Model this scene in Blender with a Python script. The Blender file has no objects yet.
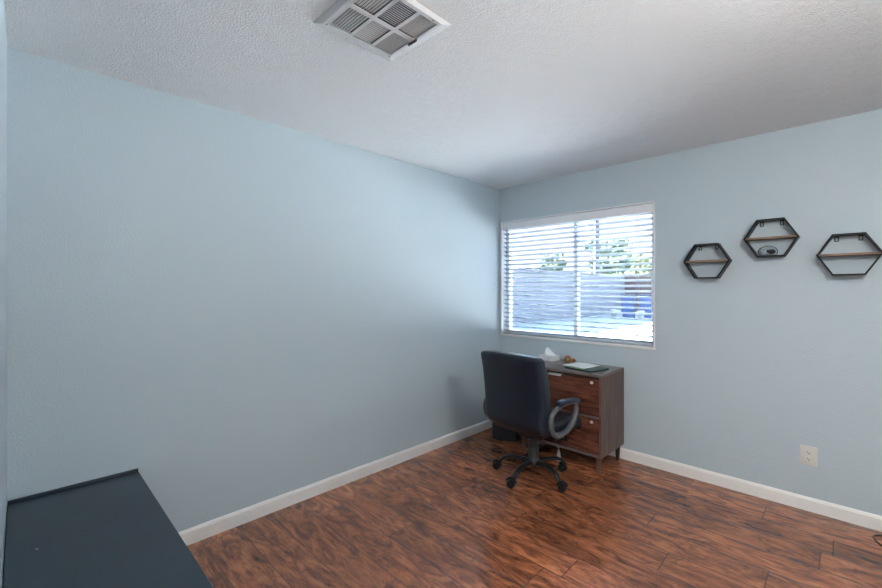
import bpy, bmesh, math, random
from mathutils import Vector, Matrix
PI = math.pi
R = math.radians
random.seed(7)
S = bpy.context.scene
COL = S.collection

# ------------------------------------------------------------------ dimensions (metres)
CAMZ = 1.396
BACK = 3.488          # inner face of the window wall
NEAR = -0.042         # inner face of the wall with the doorway
RIGHT = 3.75
H = 2.44
WT = 0.17             # wall thickness
WX0, WX1, WZ0, WZ1 = 0.022, 1.502, 0.928, 2.092   # window opening
DX0, DX1, DZ = 2.16, 2.99, 2.04                   # doorway
HALL = -1.35

# ------------------------------------------------------------------ node helpers
def nt(name):
    m = bpy.data.materials.new(name); m.use_nodes = True
    t = m.node_tree
    return m, t, t.nodes['Principled BSDF']

def N(t, kind, **kw):
    n = t.nodes.new(kind)
    for k, v in kw.items():
        setattr(n, k, v)
    return n

def setin(n, **kw):
    for k, v in kw.items():
        n.inputs[k.replace('_', ' ')].default_value = v

def ramp(t, stops, fac):
    r = N(t, 'ShaderNodeValToRGB')
    el = r.color_ramp.elements
    while len(el) < len(stops): el.new(0.5)
    for e, (p, c) in zip(el, stops):
        e.position = p; e.color = (*c, 1)
    t.links.new(fac, r.inputs[0])
    return r

def bump(t, b, height, strength, dist):
    n = N(t, 'ShaderNodeBump'); n.inputs['Strength'].default_value = strength
    n.inputs['Distance'].default_value = dist
    t.links.new(height, n.inputs['Height']); t.links.new(n.outputs[0], b.inputs['Normal'])
    return n

def plain(name, col, rough=0.5, metal=0.0, noise=0.0, spec=0.5, nscale=40, bstr=0.0, bdist=0.002):
    m, t, b = nt(name)
    b.inputs['Roughness'].default_value = rough; b.inputs['Metallic'].default_value = metal
    b.inputs['Specular IOR Level'].default_value = spec
    tc = N(t, 'ShaderNodeTexCoord'); nz = N(t, 'ShaderNodeTexNoise'); setin(nz, Scale=nscale, Detail=4.0)
    t.links.new(tc.outputs['Object'], nz.inputs['Vector'])
    lo = tuple(c * (1 - noise) for c in col); hi = tuple(min(1, c * (1 + noise)) for c in col)
    r = ramp(t, [(0.3, lo), (0.7, hi)], nz.outputs[0])
    t.links.new(r.outputs[0], b.inputs['Base Color'])
    if bstr: bump(t, b, nz.outputs[0], bstr, bdist)
    return m

def paint(name, col, scale, strength, dist, rough=0.55, spec=0.4):
    """rolled, lightly textured wall paint"""
    m, t, b = nt(name)
    b.inputs['Roughness'].default_value = rough; b.inputs['Specular IOR Level'].default_value = spec
    tc = N(t, 'ShaderNodeTexCoord')
    n1 = N(t, 'ShaderNodeTexNoise'); setin(n1, Scale=scale, Detail=3.0, Roughness=0.55)
    n2 = N(t, 'ShaderNodeTexNoise'); setin(n2, Scale=scale * 0.22, Detail=2.0)
    for n in (n1, n2): t.links.new(tc.outputs['Object'], n.inputs['Vector'])
    r = ramp(t, [(0.40, (0, 0, 0)), (0.62, (1, 1, 1))], n1.outputs[0])
    mx = N(t, 'ShaderNodeMath', operation='MULTIPLY'); t.links.new(r.outputs[0], mx.inputs[0])
    r2 = ramp(t, [(0.35, (0.35,) * 3), (0.65, (1, 1, 1))], n2.outputs[0]); t.links.new(r2.outputs[0], mx.inputs[1])
    b.inputs['Base Color'].default_value = (*col, 1)
    bump(t, b, mx.outputs[0], strength, dist)
    return m

def wood(name, dark, mid, light, along='X', scale=1.0, rough=0.35, spec=0.4, bstr=0.15):
    m, t, b = nt(name)
    b.inputs['Roughness'].default_value = rough; b.inputs['Specular IOR Level'].default_value = spec
    tc = N(t, 'ShaderNodeTexCoord'); mp = N(t, 'ShaderNodeMapping')
    s = {'X': (1.2, 9, 9), 'Y': (9, 1.2, 9), 'Z': (12, 12, 1.0)}[along]
    mp.inputs['Scale'].default_value = tuple(k * scale for k in s)
    t.links.new(tc.outputs['Object'], mp.inputs[0])
    n1 = N(t, 'ShaderNodeTexNoise'); setin(n1, Scale=1.5, Detail=7.0, Roughness=0.65, Distortion=1.2)
    n2 = N(t, 'ShaderNodeTexNoise'); setin(n2, Scale=7.0, Detail=5.0, Roughness=0.7)
    for n in (n1, n2): t.links.new(mp.outputs[0], n.inputs['Vector'])
    mx = N(t, 'ShaderNodeMix'); mx.inputs[0].default_value = 0.35
    t.links.new(n1.outputs[0], mx.inputs[2]); t.links.new(n2.outputs[0], mx.inputs[3])
    r = ramp(t, [(0.36, dark), (0.5, mid), (0.64, light)], mx.outputs[0])
    t.links.new(r.outputs[0], b.inputs['Base Color'])
    if bstr: bump(t, b, mx.outputs[0], bstr, 0.002)
    return m

def floor_material():
    m, t, b = nt('hickory_laminate')
    L = t.links.new
    tc = N(t, 'ShaderNodeTexCoord'); sx = N(t, 'ShaderNodeSeparateXYZ'); L(tc.outputs['Object'], sx.inputs[0])
    PW, PL = 0.19, 1.22
    def M(op, a, c=None, clamp=False):
        n = N(t, 'ShaderNodeMath', operation=op); n.use_clamp = clamp
        for i, v in enumerate((a, c)):
            if v is None: continue
            if isinstance(v, (int, float)): n.inputs[i].default_value = v
            else: L(v, n.inputs[i])
        return n.outputs[0]
    yy = M('DIVIDE', M('SUBTRACT', sx.outputs['Y'], 2.03 - 0.19 * 40), PW)
    row = M('FLOOR', yy); fy = M('FRACT', yy)
    wn = N(t, 'ShaderNodeTexWhiteNoise', noise_dimensions='1D'); L(row, wn.inputs['W'])
    xx = M('ADD', M('DIVIDE', sx.outputs['X'], PL), M('MULTIPLY', wn.outputs['Value'], 7.3))
    colm = M('FLOOR', xx); fx = M('FRACT', xx)
    cv = N(t, 'ShaderNodeCombineXYZ'); L(row, cv.inputs[0]); L(colm, cv.inputs[1])
    w2 = N(t, 'ShaderNodeTexWhiteNoise', noise_dimensions='2D'); L(cv.outputs[0], w2.inputs['Vector'])
    # grain coordinates, shifted per plank
    off = N(t, 'ShaderNodeVectorMath', operation='MULTIPLY'); L(w2.outputs['Color'], off.inputs[0]); off.inputs[1].default_value = (13, 17, 5)
    add = N(t, 'ShaderNodeVectorMath', operation='ADD'); L(tc.outputs['Object'], add.inputs[0]); L(off.outputs[0], add.inputs[1])
    mp = N(t, 'ShaderNodeMapping'); mp.inputs['Scale'].default_value = (2.0, 6.0, 1); L(add.outputs[0], mp.inputs[0])
    n1 = N(t, 'ShaderNodeTexNoise'); setin(n1, Scale=1.7, Detail=9.0, Roughness=0.66, Distortion=1.9); L(mp.outputs[0], n1.inputs['Vector'])
    mp2 = N(t, 'ShaderNodeMapping'); mp2.inputs['Scale'].default_value = (2.2, 38, 1); L(add.outputs[0], mp2.inputs[0])
    n2 = N(t, 'ShaderNodeTexNoise'); setin(n2, Scale=1.8, Detail=7.0, Roughness=0.78, Distortion=0.5); L(mp2.outputs[0], n2.inputs['Vector'])
    mp3 = N(t, 'ShaderNodeMapping'); mp3.inputs['Scale'].default_value = (2.2, 5.0, 1); L(add.outputs[0], mp3.inputs[0])
    n3 = N(t, 'ShaderNodeTexNoise'); setin(n3, Scale=1.5, Detail=10.0, Roughness=0.78, Distortion=2.2); L(mp3.outputs[0], n3.inputs['Vector'])
    base = ramp(t, [(0.30, (0.085, 0.034, 0.022)), (0.44, (0.215, 0.076, 0.038)), (0.56, (0.37, 0.132, 0.058)), (0.70, (0.50, 0.20, 0.092))], n1.outputs[0])
    # dark knotty figure
    fig = ramp(t, [(0.38, (0.30, 0.28, 0.30)), (0.44, (0.82, 0.82, 0.82)), (0.50, (1, 1, 1))], n3.outputs[0])
    mix = N(t, 'ShaderNodeMix', data_type='RGBA', blend_type='MULTIPLY'); mix.inputs[0].default_value = 0.75
    L(base.outputs[0], mix.inputs[6]); L(fig.outputs[0], mix.inputs[7])
    streak = ramp(t, [(0.34, (0.30, 0.28, 0.28)), (0.46, (0.92, 0.92, 0.92)), (0.66, (1.25, 1.22, 1.2))], n2.outputs[0])
    mix2 = N(t, 'ShaderNodeMix', data_type='RGBA', blend_type='MULTIPLY'); mix2.inputs[0].default_value = 0.82
    L(mix.outputs[2], mix2.inputs[6]); L(streak.outputs[0], mix2.inputs[7])
    # plank to plank tone
    tone = M('ADD', M('MULTIPLY', w2.outputs['Value'], 0.5), 0.78)
    hsv = N(t, 'ShaderNodeHueSaturation'); L(mix2.outputs[2], hsv.inputs['Color']); L(tone, hsv.inputs['Value'])
    # seams
    e1 = M('MINIMUM', fy, M('SUBTRACT', 1.0, fy)); e1 = M('MULTIPLY', e1, PW)
    e2 = M('MINIMUM', fx, M('SUBTRACT', 1.0, fx)); e2 = M('MULTIPLY', e2, PL)
    ed = M('MINIMUM', e1, e2)
    seam = M('DIVIDE', ed, 0.0042, clamp=True)
    dk = N(t, 'ShaderNodeMix', data_type='RGBA'); dk.inputs[6].default_value = (0.035, 0.018, 0.013, 1)
    sc = M('ADD', M('MULTIPLY', seam, 0.85), 0.15)
    L(sc, dk.inputs[0]); L(hsv.outputs[0], dk.inputs[7])
    L(dk.outputs[2], b.inputs['Base Color'])
    rr = M('ADD', M('MULTIPLY', n2.outputs[0], 0.18), 0.09); L(rr, b.inputs['Roughness'])
    b.inputs['Specular IOR Level'].default_value = 0.85
    mpb = N(t, 'ShaderNodeMapping'); mpb.inputs['Scale'].default_value = (4, 34, 1); L(add.outputs[0], mpb.inputs[0])
    n4 = N(t, 'ShaderNodeTexNoise'); setin(n4, Scale=1.2, Detail=2.0); L(mpb.outputs[0], n4.inputs['Vector'])
    hh = M('ADD', M('ADD', M('MULTIPLY', n2.outputs[0], 0.4), M('MULTIPLY', n4.outputs[0], 0.8)), M('MULTIPLY', seam, 0.8))
    bump(t, b, hh, 0.40, 0.0025)
    return m

def block_material():
    m, t, b = nt('painted_block')
    tc = N(t, 'ShaderNodeTexCoord'); mp = N(t, 'ShaderNodeMapping'); mp.inputs['Rotation'].default_value = (0, 0, 0)
    # wall runs along y: bricks laid in (y, z)
    sx = N(t, 'ShaderNodeSeparateXYZ'); t.links.new(tc.outputs['Object'], sx.inputs[0])
    cb = N(t, 'ShaderNodeCombineXYZ'); t.links.new(sx.outputs['Y'], cb.inputs[0]); t.links.new(sx.outputs['Z'], cb.inputs[1])
    br = N(t, 'ShaderNodeTexBrick'); t.links.new(cb.outputs[0], br.inputs['Vector'])
    br.inputs['Color1'].default_value = (0.052, 0.048, 0.060, 1); br.inputs['Color2'].default_value = (0.043, 0.041, 0.052, 1)
    br.inputs['Mortar'].default_value = (0.021, 0.022, 0.028, 1)
    setin(br, Scale=1.0, Mortar_Size=0.012, Brick_Width=0.6, Row_Height=0.3)
    t.links.new(br.outputs[0], b.inputs['Base Color']); b.inputs['Roughness'].default_value = 0.9
    return m

# ------------------------------------------------------------------ materials
WALL = paint('blue_grey_wall_paint', (0.465, 0.55, 0.605), 95, 0.30, 0.003)
CEIL = paint('white_textured_ceiling', (0.80, 0.81, 0.82), 120, 0.7, 0.004, rough=0.85, spec=0.2)
HALLP = paint('hall_paint', (0.72, 0.72, 0.70), 90, 0.2, 0.002)
TRIM = plain('white_trim_paint', (0.80, 0.78, 0.765), 0.38, noise=0.02)
FLOOR = floor_material()
VINYL = plain('white_window_vinyl', (0.78, 0.80, 0.83), 0.4, noise=0.01)
SLAT = plain('white_blind_slat', (0.40, 0.44, 0.49), 0.42, noise=0.01)
CORD = plain('blind_cord', (0.22, 0.24, 0.26), 0.8, noise=0.05)
VENTW = plain('vent_enamel', (0.60, 0.61, 0.615), 0.45, noise=0.02)
VENTD = plain('vent_duct', (0.07, 0.075, 0.08), 0.8, noise=0.2)
SCREW = plain('screw_head', (0.10, 0.10, 0.10), 0.5, metal=0.4)
BLACKM = plain('black_powder_coated_metal', (0.008, 0.009, 0.011), 0.5, noise=0.1, spec=0.25)
SHELFW = wood('shelf_board_wood', (0.13, 0.09, 0.065), (0.23, 0.16, 0.11), (0.32, 0.23, 0.165), 'X', 2.0, rough=0.6)
LEATH = plain('black_bonded_leather', (0.009, 0.014, 0.024), 0.29, noise=0.25, nscale=9, bstr=0.35, bdist=0.01, spec=0.42)
PIPE = plain('leather_piping', (0.010, 0.012, 0.018), 0.42, noise=0.1)
GREYP = plain('grey_arm_plastic', (0.075, 0.083, 0.093), 0.38, noise=0.06, spec=0.6)
BLACKP = plain('black_nylon', (0.007, 0.008, 0.010), 0.32, noise=0.1, spec=0.4)
LIFT = plain('grey_lift_shroud', (0.032, 0.034, 0.038), 0.45, noise=0.06)
TABBLK = plain('black_tabletop', (0.016, 0.030, 0.045), 0.33, noise=0.12, nscale=6, spec=0.55)
CHIP = plain('pale_chip', (0.6, 0.62, 0.62), 0.7)
WALNUT_F = wood('walnut_drawer_front', (0.022, 0.009, 0.008), (0.115, 0.042, 0.028), (0.25, 0.098, 0.058), 'X', 0.8, rough=0.26)
WALNUT_S = wood('walnut_side_panel', (0.040, 0.021, 0.016), (0.110, 0.060, 0.044), (0.185, 0.108, 0.082), 'Z', 1.8, rough=0.34)
WALNUT_T = wood('walnut_top', (0.10, 0.08, 0.075), (0.15, 0.115, 0.105), (0.21, 0.17, 0.16), 'X', 1.2, rough=0.28)
CABIN = plain('cabinet_shadow_gap', (0.02, 0.013, 0.011), 0.7)
STEEL = plain('brushed_nickel', (0.78, 0.76, 0.73), 0.38, metal=0.6)
FOOTG = plain('grey_support_foot', (0.33, 0.34, 0.35), 0.4, noise=0.05)
PAPER = plain('white_paper', (0.90, 0.90, 0.89), 0.7, noise=0.015)
TISSUE = plain('white_tissue', (0.84, 0.86, 0.88), 0.9, noise=0.02)
TBOX = plain('tissue_box_card', (0.66, 0.68, 0.71), 0.6, noise=0.08, nscale=60)
GREENB = plain('dark_green_binder', (0.012, 0.045, 0.035), 0.35, noise=0.1)
YELLOWG = plain('pale_green_sheet', (0.20, 0.34, 0.17), 0.6)
TWINE = wood('carved_brown_wood', (0.09, 0.035, 0.012), (0.28, 0.13, 0.045), (0.46, 0.25, 0.10), 'Z', 5.0, rough=0.45)
PLATE = plain('outlet_plastic', (0.66, 0.64, 0.61), 0.35)
SLOT = plain('outlet_slot', (0.02, 0.02, 0.02), 0.6)
CABLE = plain('black_cable', (0.008, 0.007, 0.007), 0.45)
GROUND_SHADE = plain('ground_shade_tone', (0.024, 0.026, 0.031), 0.9, noise=0.15, nscale=3)  # shade of the yard wall put into the ground colour
GROUND_SUN = plain('sunlit_concrete_tone', (0.33, 0.325, 0.315), 0.9, noise=0.12, nscale=3)  # pale tone for the sunlit part of the ground
BLOCK = block_material()
STUC = plain('house_stucco', (0.04, 0.038, 0.038), 0.9, noise=0.1)
ROOF = plain('grey_shingle_roof', (0.018, 0.021, 0.030), 0.9, noise=0.25, nscale=6)
REDF = plain('red_brown_fence', (0.024, 0.0095, 0.0075), 0.85, noise=0.3, nscale=4)
BLUEL = plain('dark_blue_lid', (0.001, 0.004, 0.012), 0.8, spec=0.05)
BLUEB = plain('blue_bin_plastic', (0.0015, 0.013, 0.055), 0.5, noise=0.1)
WHITEC = plain('sunlit_white_can', (0.10, 0.098, 0.094), 0.8, noise=0.1)
POLE = plain('weathered_pole', (0.022, 0.020, 0.024), 0.9, noise=0.25)
LEAF = plain('tree_leaf_green', (0.024, 0.040, 0.012), 0.7, noise=0.5, nscale=3)
LEAFY = plain('tree_leaf_yellow_green', (0.06, 0.065, 0.014), 0.7, noise=0.4, nscale=3)
BARK = plain('tree_bark', (0.010, 0.008, 0.006), 0.9, noise=0.3)

def glass_material(name, tint, rough=0.0):
    m = bpy.data.materials.new(name); m.use_nodes = True; t = m.node_tree; t.nodes.clear()
    o = N(t, 'ShaderNodeOutputMaterial'); mx = N(t, 'ShaderNodeMixShader')
    tr = N(t, 'ShaderNodeBsdfTransparent'); gl = N(t, 'ShaderNodeBsdfGlossy'); fr = N(t, 'ShaderNodeFresnel')
    tr.inputs[0].default_value = (*tint, 1); gl.inputs['Roughness'].default_value = rough; fr.inputs[0].default_value = 1.45
    t.links.new(fr.outputs[0], mx.inputs[0]); t.links.new(tr.outputs[0], mx.inputs[1]); t.links.new(gl.outputs[0], mx.inputs[2])
    t.links.new(mx.outputs[0], o.inputs[0])
    return m
GLASS = glass_material('window_glass', (0.94, 0.97, 0.98))
CLEARP = glass_material('clear_plastic_dome', (0.95, 0.97, 0.98), 0.15)
CLEARP.node_tree.nodes['Fresnel'].inputs[0].default_value = 1.12

def fill_lamp_material():
    m, t, b = nt('fill_lamp_opal')
    b.inputs['Base Color'].default_value = (0.9, 0.9, 0.88, 1)
    b.inputs['Emission Color'].default_value = (1.0, 0.955, 0.90, 1); b.inputs['Emission Strength'].default_value = FILL_STRENGTH
    return m
FILL_STRENGTH = 41.0  # strength of the added fill globes
FILL_OPAL = fill_lamp_material()

# ------------------------------------------------------------------ mesh helpers
def obj(name, bm, mat, parent=None, smooth=False, kind=None, label=None):
    bmesh.ops.recalc_face_normals(bm, faces=bm.faces[:])
    me = bpy.data.meshes.new(name); bm.to_mesh(me); bm.free()
    if smooth is True:
        for p in me.polygons: p.use_smooth = True
    o = bpy.data.objects.new(name, me); COL.objects.link(o)
    if smooth == 'angle':
        for p in me.polygons: p.use_smooth = True
        me.set_sharp_from_angle(angle=R(38))
    me.materials.append(mat)
    if parent: o.parent = parent
    if kind: o['kind'] = kind
    if label: o['label'] = label
    return o

def thing(name, label, cat, loc=(0, 0, 0), rz=0, group=None):
    o = bpy.data.objects.new(name, None); COL.objects.link(o)
    o.empty_display_size = 0.05
    o.location = loc; o.rotation_euler = (0, 0, rz)
    o['label'] = label; o['category'] = cat
    if group: o['group'] = group
    return o

def tag(o, label, cat, group=None):
    o['label'] = label; o['category'] = cat
    if group: o['group'] = group
    return o

def BM(): return bmesh.new()

def box(bm, x0, x1, y0, y1, z0, z1, bev=0.0, seg=2):
    r = bmesh.ops.create_cube(bm, size=1)
    vs = r['verts']
    for v in vs:
        v.co = Vector(((x0 + x1) / 2 + v.co.x * (x1 - x0), (y0 + y1) / 2 + v.co.y * (y1 - y0), (z0 + z1) / 2 + v.co.z * (z1 - z0)))
    if bev:
        es = set(e for v in vs for e in v.link_edges)
        bmesh.ops.bevel(bm, geom=list(es), offset=bev, segments=seg, affect='EDGES', profile=0.5)
    return bm

def cyl(bm, p0, p1, r0, r1=None, seg=24, caps=True):
    r1 = r0 if r1 is None else r1
    p0, p1 = Vector(p0), Vector(p1); d = p1 - p0
    q = Vector((0, 0, 1)).rotation_difference(d.normalized())
    M = Matrix.Translation((p0 + p1) / 2) @ q.to_matrix().to_4x4()
    bmesh.ops.create_cone(bm, cap_ends=caps, segments=seg, radius1=r0, radius2=r1, depth=d.length, matrix=M)
    return bm

def lathe(bm, prof, centre=(0, 0, 0), seg=32):
    rings = []
    for r, z in prof:
        if r < 1e-5:
            rings.append([bm.verts.new((centre[0], centre[1], centre[2] + z))])
        else:
            rings.append([bm.verts.new((centre[0] + r * math.cos(2 * PI * k / seg), centre[1] + r * math.sin(2 * PI * k / seg), centre[2] + z)) for k in range(seg)])
    for a, b in zip(rings, rings[1:]):
        for k in range(seg):
            q = [a[k % len(a)], a[(k + 1) % len(a)], b[(k + 1) % len(b)], b[k % len(b)]]
            u = []
            for v in q:
                if v not in u: u.append(v)
            if len(u) > 2: bm.faces.new(u)
    return bm

def spline(pts, n=8, closed=False):
    P = [Vector(p) for p in pts]; out = []
    m = len(P)
    rng = range(m) if closed else range(m - 1)
    for i in rng:
        if closed: a, b, c, d = P[(i - 1) % m], P[i], P[(i + 1) % m], P[(i + 2) % m]
        else: a, b, c, d = P[max(i - 1, 0)], P[i], P[i + 1], P[min(i + 2, m - 1)]
        for k in range(n):
            s = k / n
            out.append(0.5 * ((2 * b) + (c - a) * s + (2 * a - 5 * b + 4 * c - d) * s * s + (3 * b - a - 3 * c + d) * s ** 3))
    if not closed: out.append(P[-1])
    return out

def tube(bm, pts, rad, seg=10, closed=False, up=None, flat=1.0):
    """sweep an (elliptical) section; rad may be a list; flat scales the section across 'up'"""
    n = len(pts); rings = []
    prev = None
    for i, p in enumerate(pts):
        if closed: d = (pts[(i + 1) % n] - pts[(i - 1) % n])
        else: d = pts[min(i + 1, n - 1)] - pts[max(i - 1, 0)]
        d.normalize()
        if up is not None:
            side = d.cross(Vector(up)).normalized()
        else:
            if prev is None:
                a = Vector((0, 0, 1)) if abs(d.z) < 0.9 else Vector((1, 0, 0))
                side = d.cross(a).normalized()
            else:
                side = (prev - d * prev.dot(d)).normalized()
            prev = side
        nn = side.cross(d).normalized()
        r = rad[i] if isinstance(rad, (list, tuple)) else rad
        rings.append([bm.verts.new(p + side * (r * math.cos(2 * PI * k / seg)) + nn * (r * flat * math.sin(2 * PI * k / seg))) for k in range(seg)])
    m = n if closed else n - 1
    for i in range(m):
        a, b = rings[i], rings[(i + 1) % n]
        for k in range(seg):
            bm.faces.new((a[k], a[(k + 1) % seg], b[(k + 1) % seg], b[k]))
    if not closed:
        bm.faces.new(rings[0]); bm.faces.new(rings[-1])
    return bm

def rbox(sx, sy, sz, r, n=14, warp=None):
    """rounded box centred on the origin, dense enough to be bent by warp(Vector)->Vector"""
    bm = BM()
    bmesh.ops.create_cube(bm, size=1)
    bmesh.ops.subdivide_edges(bm, edges=bm.edges[:], cuts=n, use_grid_fill=True)
    hx, hy, hz = sx / 2, sy / 2, sz / 2
    for v in bm.verts:
        # concentrate rows near the borders
        def e(u): return math.copysign(1 - (1 - abs(u * 2)) ** 1.5, u)
        p = Vector((e(v.co.x) * hx, e(v.co.y) * hy, e(v.co.z) * hz))
        q = Vector((max(-hx + r, min(hx - r, p.x)), max(-hy + r, min(hy - r, p.y)), max(-hz + r, min(hz - r, p.z))))
        d = p - q
        if d.length > 1e-9: p = q + d.normalized() * r
        v.co = warp(p) if warp else p
    return bm

def prism(bm, poly, y0, y1):
    """polygon in (x, z) extruded along y"""
    a = [bm.verts.new((x, y0, z)) for x, z in poly]; b = [bm.verts.new((x, y1, z)) for x, z in poly]
    bm.faces.new(a); bm.faces.new(b[::-1])
    for i in range(len(a)):
        j = (i + 1) % len(a); bm.faces.new((a[i], b[i], b[j], a[j]))
    return bm

def struct(name, bm, mat, parent=None, **k):
    o = obj(name, bm, mat, parent, **k)
    if not parent: o['kind'] = 'structure'
    return o

def dup(o, parent=None, loc=None, rz=None):
    c = o.copy(); COL.objects.link(c)
    if parent: c.parent = parent
    if loc is not None: c.location = loc
    if rz is not None: c.rotation_euler = (0, 0, rz)
    for ch in list(o.children): dup(ch, c)
    return c

# ------------------------------------------------------------------ room shell
struct('floor', box(BM(), -WT, RIGHT + WT, HALL - .1, BACK + 0.0, -0.06, 0), FLOOR)
b = box(BM(), -WT, RIGHT + WT, HALL - .1, BACK + WT, H, H + 0.1)
struct('ceiling', b, CEIL)
struct('wall_left', box(BM(), -WT, 0, NEAR - WT, BACK + WT, -0.06, H), WALL)
struct('wall_right', box(BM(), RIGHT, RIGHT + WT, HALL - .1, BACK + WT, -0.06, H), WALL)
b = BM()
box(b, 0, WX0, BACK, BACK + WT, -0.06, H); box(b, WX1, RIGHT, BACK, BACK + WT, -0.06, H)
box(b, WX0, WX1, BACK, BACK + WT, -0.06, WZ0); box(b, WX0, WX1, BACK, BACK + WT, WZ1, H)
struct('wall_back', b, WALL)
b = BM()
box(b, 0, DX0, NEAR - 0.12, NEAR, 0, H); box(b, DX1, RIGHT, NEAR - 0.12, NEAR, 0, H); box(b, DX0, DX1, NEAR - 0.12, NEAR, DZ, H)
struct('wall_near', b, WALL)
b = BM(); box(b, 1.2, RIGHT, HALL - 0.1, HALL, 0, H)
struct('wall_hall', b, HALLP)
struct('wall_hall_end', box(BM(), 1.1, 1.2, HALL - 0.1, NEAR - 0.12, 0, H), HALLP)
b = BM()
box(b, DX0, DX0 + 0.018, NEAR - 0.125, NEAR + 0.004, 0, DZ); box(b, DX1 - 0.018, DX1, NEAR - 0.125, NEAR + 0.004, 0, DZ)
box(b, DX0, DX1, NEAR - 0.125, NEAR + 0.004, DZ - 0.018, DZ)
struct('trim_1', b, TRIM)

def baseboard(name, p0, p1, n, hgt=0.086, th=0.013):
    """moulded strip from p0 to p1, n = direction into the room"""
    prof = [(0, 0), (th, 0), (th, hgt - 0.016), (th * 0.78, hgt - 0.010), (th * 0.55, hgt - 0.003), (th * 0.3, hgt), (0, hgt)]
    bm = BM(); p0, p1, n = Vector(p0), Vector(p1), Vector(n)
    a = [bm.verts.new(p0 + n * u + Vector((0, 0, w))) for u, w in prof]
    c = [bm.verts.new(p1 + n * u + Vector((0, 0, w))) for u, w in prof]
    bm.faces.new(a); bm.faces.new(c[::-1])
    for i in range(len(a)):
        j = (i + 1) % len(a); bm.faces.new((a[i], c[i], c[j], a[j]))
    return struct(name, bm, TRIM)
baseboard('baseboard_left', (0, NEAR, 0), (0, BACK, 0), (1, 0, 0))
baseboard('baseboard_back', (0.013, BACK, 0), (RIGHT, BACK, 0), (0, -1, 0))
baseboard('baseboard_right', (RIGHT, NEAR, 0), (RIGHT, BACK - 0.013, 0), (-1, 0, 0))
baseboard('baseboard_near', (DX1 + 0.01, NEAR, 0), (RIGHT - 0.013, NEAR, 0), (0, 1, 0))

# ------------------------------------------------------------------ window
win = obj('window_1', BM(), VINYL); win['kind'] = 'structure'
me = win.data; bm = BM()
lp = 0.011   # liner thickness; it shows as a fine white edge round the opening
y0, y1 = BACK - 0.007, BACK + WT
box(bm, WX0 - 0.004, WX0 + lp, y0, y1, WZ0, WZ1); box(bm, WX1 - lp, WX1, y0, y1, WZ0, WZ1)
box(bm, WX0 - 0.004, WX1, y0, y1, WZ1 - lp, WZ1)
bm.to_mesh(me); bm.free()
b = BM(); box(b, WX0 - 0.006, WX1 + 0.004, BACK - 0.014, y1, WZ0 - 0.006, WZ0 + 0.012, 0.003)
obj('window_sill', b, TRIM, win, smooth='angle')
# vinyl slider frame, recessed
FY0, FY1 = BACK + 0.075, BACK + 0.130
fx0, fx1, fz0, fz1 = WX0 + lp, WX1 - lp, WZ0 + 0.012, WZ1 - lp
fw = 0.036; MX = 0.800
b = BM()
box(b, fx0, fx0 + fw, FY0, FY1, fz0, fz1); box(b, fx1 - fw, fx1, FY0, FY1, fz0, fz1)
box(b, fx0, fx1, FY0, FY1, fz0, fz0 + fw); box(b, fx0, fx1, FY0, FY1, fz1 - fw, fz1)
obj('window_frame', b, VINYL, win)
b = BM()
box(b, MX - 0.018, MX + 0.018, FY0 + 0.004, FY1 - 0.004, fz0 + fw, fz1 - fw)
obj('window_mullion', b, VINYL, win)
b = BM(); box(b, fx0 + fw, MX - 0.018, FY0 + 0.024, FY0 + 0.029, fz0 + fw, fz1 - fw)
obj('pane', b, GLASS, win)
b = BM(); box(b, MX + 0.018, fx1 - fw, FY0 + 0.034, FY0 + 0.039, fz0 + fw, fz1 - fw)
obj('pane', b, GLASS, win)

# ------------------------------------------------------------------ blind
BX0, BX1 = WX0 + lp + 0.007, WX1 - lp - 0.004
BY = BACK + 0.034
bl = thing('window_blind', 'white horizontal slat blind half open in the window, with valance and cords', 'blind', ((BX0 + BX1) / 2, BY, WZ0 + 0.012))
def loc_(bm):     # mesh given in world coordinates -> local to the blind
    for v in bm.verts: v.co -= Vector(((BX0 + BX1) / 2, BY, WZ0 + 0.012))
    return bm
ztop = WZ1 - lp - 0.004
b = BM(); box(b, BX0, BX1, BACK - 0.002, BACK + 0.008, ztop - 0.072, ztop, 0.002)
obj('valance', loc_(b), VINYL, bl)
b = BM(); box(b, BX0 + 0.004, BX1 - 0.004, BACK + 0.010, BACK + 0.060, ztop - 0.045, ztop)
obj('headrail', loc_(b), SLAT, bl)
NS = 24; z_lo = WZ0 + 0.012 + 0.036; z_hi = ztop - 0.068
tilt = R(21)
bm = BM(); prof = []
for k in range(7):
    u = -1 + 2 * k / 6
    prof.append((u * 0.0245, 0.0022 * (1 - u * u)))
hw = (BX1 - BX0) / 2 - 0.003
def rot(yy, zz): return (yy * math.cos(tilt) + zz * math.sin(tilt), -yy * math.sin(tilt) + zz * math.cos(tilt))
top = [rot(a, c + 0.0013) for a, c in prof]; bot = [rot(a, c - 0.0013) for a, c in prof][::-1]
ring = top + bot
A = [bm.verts.new((-hw, a, c)) for a, c in ring]; B = [bm.verts.new((hw, a, c)) for a, c in ring]
bm.faces.new(A); bm.faces.new(B[::-1])
for i in range(len(A)):
    j = (i + 1) % len(A); bm.faces.new((A[i], B[i], B[j], A[j]))
s0 = obj('slat', bm, SLAT, bl, smooth='angle')
zb = WZ0 + 0.012
for k in range(NS):
    z = z_lo + (z_hi - z_lo) * k / (NS - 1) - zb
    o = s0 if k == 0 else dup(s0, bl)
    o.location = (0, 0, z)
b = BM(); box(b, BX0 + 0.002, BX1 - 0.002, BY - 0.025, BY + 0.025, WZ0 + 0.0125, WZ0 + 0.0265, 0.003)
obj('bottom_rail', loc_(b), SLAT, bl)
for x in (0.115, 0.475, 1.02, 1.36):
    b = BM()
    for dy in (-0.0262, 0.0262):
        cyl(b, (x, BY + dy, zb + 0.014), (x, BY + dy, z_hi + 0.03), 0.0009, seg=6)
    obj('ladder_cord', loc_(b), CORD, bl)
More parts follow.
